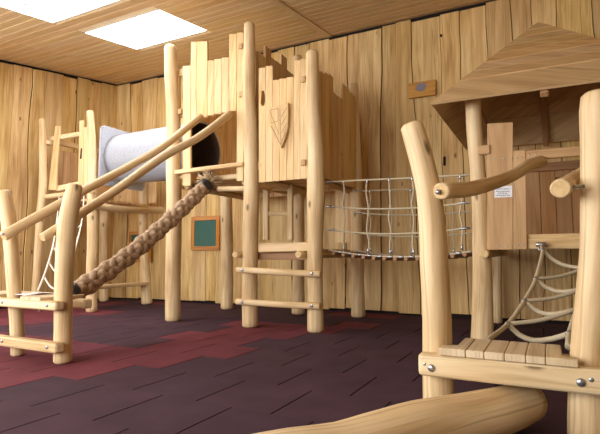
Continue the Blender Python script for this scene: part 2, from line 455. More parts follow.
m.strip(pyl([(258.6, 106), (258.6, 98), (258.6, 91)]), pyl([(262, 105.8), (260.7, 103), (261.6, 90.9)]), (0, 1, 0), .034)
m.strip(pyl([(263.8, 105.7), (264.8, 102), (264.8, 95), (263.8, 90.7)]), pyl([(265.4, 105.5), (265.4, 102), (265.4, 95), (265.4, 90.6)]), (0, 1, 0), .034)
m.build('battlement_panel', 'board', t_, bevel=.004)
# carved shield
sh = MB().prism([PY(x, y, yp-.04) for x, y in ((267.4, 108.6), (277.5, 105.6), (288, 102.4), (288.3, 115), (287.6, 127), (285.2, 138), (280.8, 148), (274.6, 138.5), (270, 127), (268, 116))], (0, 1, 0), .044).build('shield', 'board', t_, bevel=.006, bseg=2)
m = MB()
def carve(pts):
    for (x0, y0), (x1, y1) in zip(pts[:-1], pts[1:]):
        a, b = PY(x0, y0, yp-.0405), PY(x1, y1, yp-.0405); d = (b-a).normalized(); s_ = V((d.z, 0, -d.x))*.0035
        m.slab(a-s_, a+s_, b+s_, b-s_, (0, 1, 0), .002)
carve([(269.6, 110.5), (277.8, 108.4), (278.2, 121), (270.9, 123)]); carve([(269.6, 111), (279.2, 134.5)]); carve([(279.8, 108), (280.8, 145)])
for k in range(4): carve([(287, 107.5+8*k), (281.2, 118+8*k-1)])
carve([(271.3, 126), (280.8, 145), (286.6, 127)])
m.build('carving', 'brown', sh)
# rails that tie the posts behind the boards, and their ends
for (xa, xb, z) in ((XA, XB, 3.33), (XA, XB, 2.76), (-2.93, XC, 2.79), (XB, XC, 1.94)):
    MB().box((xa-.02, YT+.002, z-.045), (xb, YT+.06, z+.045)).build('rail', 'board', t_, bevel=.006)
for (x, y) in ((242, 47), (242, 95), (304.3, 80), (304.3, 163), (181.2, 112)):
    p = PY(x, y, YT-.02); MB().box((p.x-.03, YT-.06, p.z-.035), (p.x+.03, YT+.03, p.z+.035)).build('rail_end', 'hut', t_, bevel=.006)  # darker hut wood puts the shade on these ends into their colour
# boarded sides and back
def side_panel(X, Y0, Y1, tops, zb, n=(1, 0, 0), hole=None, mat='board', cuts=None):
    m = MB(); k = len(tops); w = (Y1-Y0)/k
    for i, tz in enumerate(tops):
        a, b = Y0+i*w+.003, Y0+(i+1)*w-.003
        if cuts: a, b = cuts[i]+.002, cuts[i+1]-.002
        def pc(y, z): return V((X, y, z))
        if hole:
            hy, hz, hr = hole
            def hh(y): return math.sqrt(max(0, hr*hr-(y-hy)**2))
            if hh(a)+hh(b) > 0:
                mid = (a+b)/2
                ys = [a, mid, b]
                m.strip([pc(a, zb), pc(a, hz-hh(a))], [pc(b, zb), pc(b, hz-hh(b))], n, .034)
                m.strip([pc(a, hz+hh(a)), pc(a, tz)], [pc(b, hz+hh(b)), pc(b, tz-.01)], n, .034)
                continue
        m.strip([pc(a, zb), pc(a, tz)], [pc(b, zb), pc(b, tz-.01)], n, .034)
    return m.build('side_panel', mat, t_, bevel=.004)
side_panel(XA, YT+.1, YB-.08, [3.3, 3.55, 3.55, 3.3, 3.3, 3.3, 3.3, 3.5, 3.5], 1.75, hole=(5.40, 2.37, .415))
side_panel(XB, YT+.1, YB-.08, [3.43, 3.58, 3.48, 3.48, 3.63, 3.46, 3.46, 3.3], 1.75, cuts=[4.98, 5.17, 5.32, 5.46, 5.59, 5.755, 5.9, 6.03, 6.24])
side_panel(XC-.03, YT+.1, YB-.06, [3.05, 3.07, 3.10, 3.12, 2.92, 2.92, 3.14, 3.1], 1.78, cuts=[4.98, 5.1, 5.22, 5.35, 5.48, 5.63, 5.79, 6.03, 6.25])
def back_panel(x0, x1, tops, zb):
    m = MB(); k = len(tops); w = (x1-x0)/k
    for i, tz in enumerate(tops):
        m.strip([V((x0+i*w+.003, YB, zb)), V((x0+i*w+.003, YB, tz))], [V((x0+(i+1)*w-.003, YB, zb)), V((x0+(i+1)*w-.003, YB, tz))], (0, 1, 0), .034)
    m.build('back_panel', 'board', t_, bevel=.004)
back_panel(XA-.1, XB-.05, [3.3, 3.5, 3.5, 3.25, 3.25, 3.25, 3.5, 3.5], 1.75)
back_panel(XB+.02, XC-.05, [2.5, 2.6, 2.6, 2.5, 2.5, 2.6], 1.78)
back_panel(-2.70, -2.42, [1.92, 1.92], 1.03)
# decks and the logs below them
def deck(x0, x1, y0, y1, z, k=9, mat='board', parent=None, name='deck'):
    m = MB(); w = (y1-y0)/k
    for i in range(k): m.box((x0, y0+i*w+.003, z-.035), (x1, y0+(i+1)*w-.003, z), along=0)
    return m.build(name, mat, parent or t_, bevel=.003)
deck(XA+.09, XB-.09, YT+.07, YB-.07, 1.84); deck(XB+.09, XC-.09, YT+.07, YB-.07, 1.84); deck(XB+.10, XC-.09, YT+.09, YB-.07, .93)
MB().hslab(PY(258, 252.5, YT-.02), PY(309.5, 251, YT-.02), PY(309.5, 242, YT-.02), PY(258, 243, YT-.02), (0, 1, 0), .09).build('platform_beam', 'post', t_, bevel=.012, bseg=2)
MB().hslab(PY(174, 174, YT-.10), PY(242.5, 165.5, YT-.10), PY(242.5, 161.5, YT-.10), PY(174, 170.2, YT-.10), (0, 1, 0), .12).build('door_sill', 'board', t_, bevel=.005)
MB().box((XB+.05, YT+.09, .80), (XC-.05, YT+.15, .885)).build('platform_beam', 'brown', t_, bevel=.006)  # added strip: its brown stands for the shade under the deck
MB().log([PY(214, 178.5, YT+.02), PY(246, 175.5, YT+.02)], .035).build('platform_beam', LOG, t_)
MB().log([PY(218, 189, YT-.04), PY(246, 188.5, YT-.04)], .033).build('platform_beam', LOG, t_)
MB().log([PY(174.5, 178, YT+.02), PY(190, 176.5, YT+.02)], .035).build('platform_beam', LOG, t_)
for x in (XA+.13, XB-.13, XB+.14, XC-.13):
    MB().log([V((x, YT+.06, 1.765)), V((x, YB+.10, 1.765))], .04).build('joist', LOG, t_)
for x in (XB-.125, XC-.125):
    MB().log([V((x, YT-.13, .86)), V((x, YB+.1, .86))], .04).build('joist', LOG, t_)
# rungs on the open front and the little ladder inside
for (x0, y0, x1, y1) in ((237, 269.5, 321, 273.8), (236.5, 301.5, 320.5, 306)):
    o = MB().log([PY(x0, y0, YT-.11), PY((x0+x1)/2, (y0+y1)/2+.6, YT-.11), PY(x1, y1, YT-.11)], .037, rough=.02).build('rung', LOG, t_)
    for x in (242, 311.5):
        u = (x-x0)/(x1-x0); bolt(o, PY(x, y0+(y1-y0)*u, YT-.146), (0, -1, 0), .02, .01)
m = MB()
lad = []
for x0, x1 in ((262.5, 268), (287, 292)):
    MB().slab(PY(x0, 240, 5.55), PY(x1, 240, 5.55), PY(x1, 184, 5.55), PY(x0, 184, 5.55), (0, 1, 0), .05).build('ladder_stile', 'post', t_, bevel=.008)
for y in (188, 213):
    MB().hslab(PY(267, y+2.4, 5.56), PY(288, y+2.4, 5.56), PY(288, y-1.6, 5.56), PY(267, y-1.6, 5.56), (0, 1, 0), .04).build('ladder_rung', 'post', t_, bevel=.008)

# ------------------------------------------------------------------ small tower in the corner
t2 = thing('lookout_play_tower', 'small open log lookout tower in the room corner beside the grey tube', 'play tower', (-6.7, 5.7, 0))
post(t2, (91.5, 312), [(91.5, 312, 10.5), (91.5, 280, 10), (92.5, 240, 10.5), (92, 200, 10), (92, 150, 8.5), (90, 111, 7)])
post(t2, (147, 304), [(147.5, 304, 11), (145, 265, 9), (143.5, 230, 9), (143, 195, 9), (143, 150, 8)])
post(t2, (35, 309), [(35, 309, 9), (37.5, 270, 8.5), (40.5, 215, 8), (43, 180, 7.5), (42.5, 119, 6.5)])
post(t2, (104, 301.3), [(104, 301.3, 9), (104, 250, 9), (104, 180, 8), (104, 128, 7)])
Y2 = 5.06; XQ, XP = -7.25, -6.2
m = MB(); m.slab(PY(48, 190, Y2-.03), PY(56, 190, Y2-.03), PY(59.6, 126, Y2-.03), PY(55, 126, Y2-.03), (0, 1, 0), .03); m.build('front_board', 'board', t2, bevel=.004)
m = MB(); m.slab(PY(77.8, 187, Y2-.03), PY(83, 186, Y2-.03), PY(83, 120, Y2-.03), PY(79.3, 121, Y2-.03), (0, 1, 0), .03)
m.slab(PY(83, 186, Y2-.02), PY(88, 185, Y2-.02), PY(88, 127, Y2-.02), PY(83, 127, Y2-.02), (0, 1, 0), .03); m.build('front_board', 'board', t2, bevel=.004)
MB().slab(PY(79.8, 159, Y2-.034), PY(81.4, 158.6, Y2-.034), PY(82, 148, Y2-.034), PY(80.6, 148.5, Y2-.034), (0, 1, 0), .006).build('grip_slot', 'dark', t2)
for (x0, y0, x1, y1, hh) in ((44, 139.5, 92, 131.5, 2.2), (56, 188.5, 92, 181, 2.6)):
    MB().hslab(PY(x0, y0+hh, Y2), PY(x1, y1+hh, Y2), PY(x1, y1-hh, Y2), PY(x0, y0-hh, Y2), (0, 1, 0), .05).build('rail', 'post', t2, bevel=.008)
p = PY(46, 142.5, Y2-.06); MB().box((p.x-.05, Y2-.08, p.z-.035), (p.x+.06, Y2+.02, p.z+.035)).build('rail_end', 'post', t2, bevel=.008)
m = MB()
for i in range(8): m.box((XQ-.02, 5.15+i*.14, 1.78), (XQ+.012, 5.15+i*.14+.134, 2.62), along=2)
m.build('side_panel', 'hut', t2, bevel=.003)
MB().box((XQ-.01, 5.12, 2.70), (XQ+.03, 6.3, 2.79)).build('rail', 'hut', t2, bevel=.006)
m = MB()
for i in range(7): m.box((XQ+.05+i*.15, 6.34, 1.78), (XQ+.05+i*.15+.144, 6.37, 2.55), along=2)
m.build('back_panel', 'board', t2, bevel=.003)
deck(XQ+.07, XP-.04, Y2+.07, 6.3, 1.74, 8, 'board', t2)
MB().log([PY(42, 197.5, Y2-.06), PY(66, 194.5, Y2-.06), PY(95, 190.5, Y2-.06)], .042).build('platform_beam', LOG, t2)
MB().log([V((XP+.06, Y2-.10, 1.62)), V((XP+.06, 5.7, 1.60)), V((XP+.02, 6.52, 1.67))], .06).build('platform_beam', LOG, t2)
MB().slab(V((-6.40, 5.15, .33)), V((-6.2, 5.15, .33)), V((-6.24, 6.32, .33)), V((-6.44, 6.32, .33)), (0, 0, 1), .055).build('low_step', 'post', t2, bevel=.012, bseg=2)

# ------------------------------------------------------------------ crawl tube between the towers
t3 = thing('crawl_tube', 'light grey plastic crawl tube spanning between the two log towers', 'play tunnel', (-5.3, 5.62, 2.3))
A, B = V((XP+.10, 5.55, 2.41)), V((XA+.045, 5.40, 2.37))
m = MB(); seg = 40; b0 = 0
N = 16
for R in (.40, .375):
    for i in range(N+1):
        c = A.lerp(B, i/N)
        for j in range(seg):
            a = 2*math.pi*j/seg; m.v.append(c + V((0, math.cos(a)*R, math.sin(a)*R)))
for q in range(2):
    for i in range(N):
        for j in range(seg):
            k = (j+1) % seg; o = q*(N+1)*seg
            ids = [o+i*seg+j, o+i*seg+k, o+(i+1)*seg+k, o+(i+1)*seg+j]
            m.face(ids if q == 0 else ids[::-1], [(0, 0)]*4, True)
for i in (0, N):
    for j in range(seg):
        k = (j+1) % seg; o = (N+1)*seg
        ids = [i*seg+j, i*seg+k, o+i*seg+k, o+i*seg+j]; m.face(ids[::-1] if i == 0 else ids, [(0, 0)]*4)
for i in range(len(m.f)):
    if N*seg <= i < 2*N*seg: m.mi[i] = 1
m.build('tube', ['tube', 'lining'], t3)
def ring_plate(X, t, half, name):
    m = MB(); n = 48; R = .405; c = V((X, 5.55, 2.41))
    def outer(a):
        cx, sy = math.cos(a), math.sin(a); k = half/max(abs(cx), abs(sy)); return V((0, cx*k, sy*k))
    for x in (0, t):
        for j in range(n):
            a = 2*math.pi*(j+.5)/n; m.v += [c+V((x, math.cos(a)*R, math.sin(a)*R)), c+V((x, 0, 0))+outer(a)]
    for j in range(n):
        k = (j+1) % n
        a, b, d, e = 2*j, 2*j+1, 2*k+1, 2*k
        o = 2*n
        for ids in ([a, b, d, e][::-1], [o+a, o+b, o+d, o+e], [b, d, o+d, o+b][::-1], [a, e, o+e, o+a]): m.face(ids, [(0, 0)]*4)
    return m.build(name, 'flange', t3, bevel=0)
pl = ring_plate(XP+.075, .022, .47, 'flange')
for sy, sz in ((-1, -1), (-1, 1), (1, -1), (1, 1), (-1, 0), (0, 1), (0, -1)):
    bolt(pl, V((XP+.097, 5.55+sy*.435, 2.41+sz*.435)), (1, 0, 0), .014, .008)

# ------------------------------------------------------------------ step platforms, rails, ropes
def seat_stub(): pass
YS = 2.60
t4 = thing('log_step_platform', 'low log step platform with two posts at the foot of the thick rope', 'step platform', (-3.75, 2.7, 0))
post(t4, (18, 355.5), [(18, 355.5, 13), (16.5, 320, 13), (14, 290, 13), (11.5, 250, 13.5), (8.5, 220, 14), (3.5, 191, 15)])
post(t4, (62.5, 363), [(63, 363, 17), (63, 330, 17), (63.5, 300, 17.5), (65, 260, 18), (67.5, 225, 19), (72, 200, 17), (75.5, 184, 14.5)])
fy = YS-.155
for (x1, y1, x0, y0, hh) in ((55.5, 305.6, 0, 303.5, 4.6), (55.5, 349, 0, 341.5, 5.2)):
    a, b = PY(x1, y1, fy), PY(x0, y0, fy); a.x -= .0
    e = a + (b-a)*1.45; z0 = (a.z+b.z)/2; hz = hh*3.75/F_PX
    o = MB().hslab(V((e.x, fy, z0-hz)), V((a.x, fy, z0-hz)), V((a.x, fy, z0+hz)), V((e.x, fy, z0+hz)), (0, 1, 0), .085).build('cross_beam', LOG, t4, bevel=.02, bseg=3)
    for bx in (47, 2): q = PY(bx, (y0+(y1-y0)*bx/56), fy); bolt(o, V((q.x, fy, z0+.005)), (0, -1, 0), .014, .008)
zt = .505
pb = PY(86, 301, 2.78)
MB().hslab(V((pb.x-1.0, 2.76, .405)), V((pb.x, 2.76, .405)), V((pb.x, 2.76, .485)), V((pb.x-1.0, 2.76, .485)), (0, 1, 0), .09).build('cross_beam', LOG, t4, bevel=.018, bseg=3)
x = -4.62; i = 0
while x < -3.62:
    w = .13
    y0 = 2.70 if (abs(x+w/2+4.06) < .16 or abs(x+w/2+3.47) < .15) else 2.46
    MB().box((x+.003, y0, .487), (x+w-.003, 2.87, .517), along=1).build('plank', 'plank', t4, bevel=.004); x += w
# white sheet on it
m = MB(); m.strip([V((-4.05, 2.55, .519)), V((-4.03, 2.68, .524)), V((-4.02, 2.80, .5195))], [V((-3.84, 2.52, .522)), V((-3.83, 2.66, .533)), V((-3.83, 2.78, .522))], (0, 0, 1), .002)
tag(m.build('paper_sheet', 'paper'), 'crumpled white sheet lying on the planks of the log step by the thick rope', 'paper')

t5 = thing('log_handrail', 'long curved log handrail starting from the outer post with the worn top', 'handrail', PX(4, 236, -4.0), 'log handrails over the thick rope')
def rail(parent, pts, rad, **kw): return MB().log(pts, rad, rough=.03, **kw).build('pole', LOG, parent)
xr = [-4.0, -3.97, -3.93, -3.92, -3.90, -3.88]
rail(t5, [PX(x, y, X) for (x, y), X in zip(((3, 236.5), (45, 212.5), (80, 192.5), (130, 166), (163, 146.5), (201, 116.5)), xr)], [.045, .045, .042, .042, .042, .045])
bolt(t5, PX(5, 235.5, -4.0)+V((.03, -.04, .01)), (.6, -.8, 0), .012, .008)
t6 = thing('log_handrail', 'long curved log handrail passing the nearer post and ending at the tower opening', 'handrail', PX(42, 238, -3.56), 'log handrails over the thick rope')
xr = [-3.555, -3.55, -3.53, -3.50, -3.46, -3.43]
rail(t6, [PX(x, y, X) for (x, y), X in zip(((42, 238), (80, 214), (120, 187.5), (163, 157), (200, 136.5), (230, 113.5)), xr)], [.036, .04, .042, .043, .045, .045])

# thick twisted rope
t7 = thing('climbing_rope', 'very thick twisted brown rope rising from the log step to the castle tower', 'rope', (-3.72, 3.1, .53))
cl = [PX(x, y, X) for (x, y), X in zip(((71, 293.5), (85, 286), (100, 276), (130, 254.5), (160, 229), (185, 206), (204, 187)), (-3.70, -3.71, -3.72, -3.74, -3.76, -3.78, -3.79))]
P, _ = spline(cl, .02)
frames = []; L = 0; x = V((1, 0, 0))
for i, p in enumerate(P):
    tg = (P[min(i+1, len(P)-1)]-P[max(i-1, 0)]).normalized(); x = (x-tg*x.dot(tg)).normalized(); y = tg.cross(x)
    if i: L += (p-P[i-1]).length
    frames.append((p, x.copy(), y, L))
PITCH = .52
for q in range(8):                       # eight-strand plait: four strands each way, over and under
    sg = 1 if q % 2 else -1; kk = q//2; pts = []
    for p, x, y, L in frames:
        a = sg*2*math.pi*L/PITCH + 2*math.pi*kk/4 + .4
        R = .052 + .013*math.cos(2*math.pi*4*L/PITCH + math.pi*kk + (0 if sg > 0 else math.pi))
        pts.append(p + x*R*math.cos(a) + y*R*math.sin(a))
    MB().tube(pts, .035, 10, .025).build('strand', 'hemp', t7)
d0 = (P[4]-P[0]).normalized(); d1 = (P[-1]-P[-5]).normalized()
MB().log([P[0]-d0*.05, P[0]+d0*.05], .096, seg=18, rough=.03, endmi=0).build('collar', 'black', t7)
MB().log([P[-1]-d1*.06, P[-1]+d1*.06], .095, seg=18, rough=.03, endmi=0).build('collar', 'black', t7)
m = MB(); rd = random.Random(2)
for i in range(110):
    a = rd.uniform(0, 6.28); r0 = rd.uniform(0, .07); x = d1.orthogonal().normalized(); y = d1.cross(x)
    o = (x*math.cos(a)+y*math.sin(a)); b = P[-1]+d1*.05+o*r0; le = rd.uniform(.09, .17)
    m.tube([b, b+d1*le*.6+o*le*.35, b+d1*le*.7+o*le*.85+V((0, 0, -.015))], .006, 4, .05)
fr = m.build('frayed_end', 'fray', t7); fr['kind'] = 'stuff'

# white rope ladder from the step up to the small tower
t8 = thing('rope_ladder', 'white rope ladder hanging from the corner lookout tower down to the log step', 'rope ladder', (-4.0, 2.95, .5))
La = [PY(59, 196, 4.98), PY(57.5, 215, 4.55), PY(53.5, 243, 3.9), PY(46, 270, 3.35), PY(38, 291, 2.86)]
Lb = [PY(84, 196, 4.98), PY(82, 220, 4.55), PY(76, 246, 3.9), PY(70, 272, 3.35), PY(66, 291, 2.86)]
MB().tube(La, .009).build('side_rope', 'white_rope', t8); MB().tube(Lb, .009).build('side_rope', 'white_rope', t8)
sa, _ = spline(La, .05); sb, _ = spline(Lb, .05)
for k in range(1, 7):
    u = k/7; a = sa[int(u*(len(sa)-1))]; b = sb[int(u*(len(sb)-1))]
    MB().tube([a, a.lerp(b, .25)+V((0, 0, -.09)), a.lerp(b, .5)+V((0, 0, -.12)), a.lerp(b, .75)+V((0, 0, -.09)), b], .009).build('rung_rope', 'white_rope', t8)
for x, y in ((22, 305), (41, 306)):
    p = PY(x, y, 2.9); MB().tube([p+V((0, 0, .11)), p+V((.01, 0, .05)), p+V((-.01, 0, 0)), p+V((-.02, 0, -.05))], .009).build('rope_tail', 'white_rope', t8)

# ------------------------------------------------------------------ rope bridge to the hut
t9 = thing('rope_bridge', 'rope suspension bridge with net sides and small wooden slats between castle tower and hut', 'rope bridge', (-1.45, 5.6, .85))
X0, X1 = XC+.06, -.68
YN, YR = 5.17, 6.10
def br(u, z0, z1, sag): return z0 + (z1-z0)*u - sag*4*u*(1-u)
lev = [(1.72, 1.68, .0), (1.43, 1.40, .05), (1.155, 1.14, .06)]
def dk(u): return br(u, .92, .90, .07)
for Y in (YN, YR):
    for z0, z1, sg in lev:
        o = MB().tube([V((X0+(X1-X0)*u, Y+.01*math.sin(u*9+z0*5), br(u, z0, z1, sg))) for u in [i/10 for i in range(11)]], .0105, 8).build('side_rope', 'rope', t9)
        for u in (.02, .95):
            c = V((X0+(X1-X0)*u, Y, br(u, z0, z1, sg))); MB().log([c-V((.05, 0, 0)), c+V((.05, 0, 0))], .013, 8, rough=0, endmi=0).build('rope_sleeve', 'metal', o)
    for k, u in enumerate((.12, .30, .46, .62, .78, .93)):
        x = X0+(X1-X0)*u; zt_ = br(u, *lev[0])
        pts = [V((x, Y, zt_))] + [V((x+.015*math.sin(k*2+j*2.4), Y+.006, zt_+(dk(u)-zt_)*j/6)) for j in range(1, 6)] + [V((x, Y, dk(u)))]
        o = MB().tube(pts, .0095, 8).build('hanger_rope', 'rope', t9)
        for z in (zt_-.01, dk(u)+.05): MB().log([V((x, Y, z-.03)), V((x, Y, z+.03))], .012, 8, rough=0, endmi=0).build('rope_sleeve', 'metal', o)
    MB().tube([V((X0+(X1-X0)*u, Y, dk(u)-.005)) for u in [i/10 for i in range(11)]], .012, 8).build('deck_rope', 'rope', t9)
for k in range(13):
    u = .05+.9*k/12; x = X0+(X1-X0)*u; z = dk(u)-.03
    MB().log([V((x, YN-.05, z)), V((x, YR+.05, z))], .021, 10, rough=.03).build('slat', ['brown', 'brown'], t9)
    if k < 12:
        u2 = u+.9/24; c = V((X0+(X1-X0)*u2, YN, dk(u2)-.005)); MB().log([c-V((.028, 0, 0)), c+V((.028, 0, 0))], .016, 8, rough=0, endmi=0).build('rope_sleeve', 'metal', t9)

# ------------------------------------------------------------------ hut on the right
t10 = thing('play_hut', 'raised log play hut with a broad hipped board roof and a notice', 'play hut', (0, 5.7, 0))
post(t10, (482, 345), [(482, 345, 22), (482.5, 310, 20), (482, 260, 18), (481, 215, 17), (477.5, 170, 15.5), (474, 130, 15.5), (473, 94, 15)])
post(t10, (497, 323), [(497, 323, 10), (497, 290, 9), (497.5, 255, 8.5), (497.5, 200, 8), (497, 150, 8)])
MB().log([V((.63, 4.93, 0)), V((.64, 4.93, 1.2)), V((.62, 4.93, 2.38))], [.09, .085, .075]).build('post', LOG, t10)
MB().log([V((.63, 6.55, 0)), V((.62, 6.55, 1.2)), V((.63, 6.55, 2.38))], [.09, .085, .075]).build('post', LOG, t10)
EL = PY(430, 103.5, 4.54); ER = V((1.06, 4.54, EL.z-.01)); BL = V((EL.x, 6.78, EL.z)); BR = V((1.06, 6.78, EL.z-.01))
AP = PY(538, 22, 5.68)
def roof_face(a, b, ap, n_out):
    m = MB(); st = [0, .245, .36, .47, .58, .68, .78, .88, 1.0]
    n = (b-a).cross(ap-a).normalized()
    if n.dot(n_out) < 0: n = -n
    for i in range(8):
        t0, t1 = st[i], st[i+1]
        lift = n*(.012 if i == 1 else .005)
        p, q = a.lerp(ap, t0)+lift, b.lerp(ap, t0)+lift; r, s_ = b.lerp(ap, min(1, t1+.02)), a.lerp(ap, min(1, t1+.02))
        if i == 7: r = s_ = ap; 
        if i == 7: r = ap+(q-p)*.004; s_ = ap-(q-p)*.004
        m.strip([p, q], [s_, r], -n, .022)
    return m.build('roof_slope', 'roof', t10)
AP0 = AP
for a, b, no in ((EL, ER, V((0, -1, .5))), (BL, EL, V((-1, 0, .5))), (ER, BR, V((1, 0, .5))), (BR, BL, V((0, 1, .5)))): roof_face(a, b, AP0, no)
MB().box((EL.x+.30, 4.90, EL.z+.13), (.75, 4.97, EL.z+.21)).build('wall_plate', 'brown', t10, bevel=.006)
for x in (-.60, .62): MB().box((x-.03, 4.92, EL.z+.02), (x+.03, 6.56, EL.z+.10)).build('wall_plate', 'brown', t10, bevel=.006)
for ye, sg in ((4.545, 1), (6.76, -1)):
    a = V((.02, ye, EL.z-.035)); b = AP-V((0, 0, .10)); n = V((0, -sg*(b.z-a.z), abs(b.y-a.y))).normalized(); w = V((.035, 0, 0))
    MB().slab(a-w, a+w, b+w, b-w, -n, .06).build('rafter', 'brown', t10, bevel=.01)
yh = 4.86
b1 = MB().slab(PY(487.3, 250, yh), PY(513, 249.6, yh), PY(513, 122, yh), PY(487.3, 123.5, yh), (0, 1, 0), .032).build('front_board', 'hut', t10, bevel=.004)
b2 = MB().slab(PY(513.3, 249.6, yh), PY(527, 249.3, yh), PY(525.5, 150, yh), PY(513.3, 150.5, yh), (0, 1, 0), .032).build('front_board', 'hut', t10, bevel=.004)
for x in (494, 503.5, 512): bolt(b1, PY(x, 158.5-(x-494)*.03, yh), (0, -1, 0), .008, .004)
for x in (498, 507): bolt(b1, PY(x, 245.5, yh), (0, -1, 0), .008, .004)
for x, y in ((517, 158), (522, 157.5), (518, 245), (523, 245)): bolt(b2, PY(x, y, yh), (0, -1, 0), .008, .004)
pr = PY(525, 155.5, yh+.01)
rl = MB().box((pr.x, yh+.01, pr.z-.045), (.60, yh+.05, pr.z+.045)).build('rail', 'hut', t10, bevel=.006)
for dx in (.03, .09): bolt(rl, V((pr.x+dx, yh+.01, pr.z)), (0, -1, 0), .008, .004)
pf = PY(530, 243.5, yh+.02)
MB().box((-.52, yh+.035, pf.z-.05), (.60, yh+.10, pf.z+.05)).build('platform_beam', 'board', t10, bevel=.006)
m = MB()
k = 10; w = (6.5-4.92)/k
for i in range(k): m.box((-.55, 4.90+i*w+.003, pf.z+.05), (.6, 4.90+(i+1)*w-.003, pf.z+.085), along=0)
m.build('deck', 'board', t10, bevel=.003)
MB().log([PY(484, 254, 4.72), V((-.50, 5.6, .88)), V((-.50, 6.7, .88))], .042).build('joist', LOG, t10)
MB().log([V((.52, 4.75, .88)), V((.52, 6.7, .88))], .042).build('joist', LOG, t10)
p = PY(484.5, 150, 4.86); MB().box((p.x-.06, 4.84, p.z-.045), (p.x+.05, 4.9, p.z+.045)).build('rail_end', 'hut', t10, bevel=.006)
MB().box((-.60, 6.40, 1.86), (.62, 6.44, 1.96)).build('rail', 'brown', t10, bevel=.006)
m = MB(); ph = PY(557, 180, 6.45)
xs = -.56
while xs < .58:
    w = .165
    if xs < ph.x < xs+w:
        r = .03; a, b = xs+.003, xs+w-.003
        m.strip([V((a, 6.45, 1.0)), V((a, 6.45, ph.z-r))], [V((b, 6.45, 1.0)), V((b, 6.45, ph.z-r))], (0, 1, 0), .03)
        m.strip([V((a, 6.45, ph.z+r)), V((a, 6.45, 1.93))], [V((b, 6.45, ph.z+r)), V((b, 6.45, 1.93))], (0, 1, 0), .03)
        m.strip([V((a, 6.45, ph.z-r)), V((a, 6.45, ph.z+r))], [V((ph.x-r, 6.45, ph.z-r)), V((ph.x-r, 6.45, ph.z+r))], (0, 1, 0), .03)
        m.strip([V((ph.x+r, 6.45, ph.z-r)), V((ph.x+r, 6.45, ph.z+r))], [V((b, 6.45, ph.z-r)), V((b, 6.45, ph.z+r))], (0, 1, 0), .03)
    else: m.box((xs+.003, 6.45, 1.0), (xs+w-.003, 6.48, 1.93), along=2)
    xs += w
m.build('back_panel', 'hut', t10, bevel=.003)
# notice
t11 = thing('notice', 'small white printed notice on the hut front boards', 'notice', PY(503.5, 197, yh-.003))
MB().slab(PY(494.3, 197.8, yh-.003), PY(512.3, 197, yh-.003), PY(512.3, 185.5, yh-.003), PY(494.3, 186.5, yh-.003), (0, 1, 0), .002).build('sheet', 'paper', t11)
m = MB()
for y, xa, xb in ((189, 497, 509), (191.5, 496, 510), (193.2, 498, 507), (195.4, 496.5, 510)):
    x = xa
    while x < xb:
        w = random.uniform(1.0, 2.4); m.slab(PY(x, y+.45, yh-.0034), PY(min(x+w, xb), y+.45, yh-.0034), PY(min(x+w, xb), y-.45, yh-.0034), PY(x, y-.45, yh-.0034), (0, 1, 0), .0003); x += w+.5
m.build('printed_lines', 'ink', t11)

# ------------------------------------------------------------------ step platform in front of the hut
t12 = thing('log_step_platform', 'near log step platform with six grey planks between two stout posts', 'step platform', (-.15, 2.6, 0))
def post_at(parent, Y, ctrl, **kw):
    b = PY(ctrl[0][0], ctrl[0][1], Y); d = dist(b); pts = []; rad = []
    for x, y, w in ctrl: pts.append(PD(x, y, d)); rad.append(w/2*d/F_PX)
    pts[0] = V((pts[0].x, pts[0].y, 0)); return MB().log(pts, rad, cap=.5, seg=22, **kw).build('post', LOG, parent)
post_at(t12, 2.62, [(439, 418, 30), (437.5, 380, 29.5), (437, 340, 28.5), (436, 300, 28), (434, 260, 27), (432.5, 228, 26), (428.5, 190, 25), (419.5, 152, 24.5), (411, 123.5, 23)])
post_at(t12, 2.62, [(589, 446, 37), (589.5, 400, 37), (591, 350, 35), (595, 300, 35), (598.5, 260, 34.5), (600.5, 210, 34.5), (600, 150, 35), (598, 110, 34), (597.5, 92.5, 30)])
yb = 2.46
a, b = PY(417.5, 365.5, yb), PY(600, 382.5, yb); zb_ = (a.z+b.z)/2
o = MB().hslab(V((a.x, yb, zb_-.056)), V((.34, yb, zb_-.056)), V((.34, yb, zb_+.056)), V((a.x, yb, zb_+.056)), (0, 1, 0), .09).build('cross_beam', LOG, t12, bevel=.022, bseg=3)
for x, y, r in ((431.5, 368, .019), (424.5, 364, .008), (581, 382.5, .019), (591.5, 380, .010)): bolt(o, PY(x, y, yb), (0, -1, 0), r, .011 if r > .015 else .003)
MB().hslab(V((-.62, 2.71, zb_-.05)), V((.30, 2.71, zb_-.05)), V((.30, 2.71, zb_+.056)), V((-.62, 2.71, zb_+.056)), (0, 1, 0), .09).build('cross_beam', LOG, t12, bevel=.02, bseg=3)
z0 = zb_+.057
ed = [PY(px_, py_, 2.45).x for px_, py_ in ((438.5, 355), (465.5, 358.5), (484, 360.5), (504.5, 363), (526, 365), (546, 367.5), (579, 371))]
for i, (xa, xb) in enumerate(zip(ed[:-1], ed[1:])):
    y0 = 2.455
    m = MB()
    if i == 0:
        m.strip([V((xa, y0, z0)), V((xa, 2.535, z0)), V((xa+.07, 2.56, z0)), V((xa+.07, 2.82, z0))], [V((xb-.001, y0, z0)), V((xb-.001, 2.535, z0)), V((xb-.001, 2.56, z0)), V((xb-.001, 2.82, z0))], (0, 0, 1), .036)
    elif i == 5:
        m.strip([V((xa+.001, y0, z0)), V((xa+.001, 2.505, z0)), V((xa+.001, 2.53, z0)), V((xa+.001, 2.82, z0))], [V((xb, y0, z0)), V((xb, 2.505, z0)), V((xb-.06, 2.53, z0)), V((xb-.06, 2.82, z0))], (0, 0, 1), .036)
    else: m.box((xa+.001, y0, z0), (xb-.001, 2.82, z0+.036), along=1)
    m.build('plank', 'plank', t12, bevel=.004)
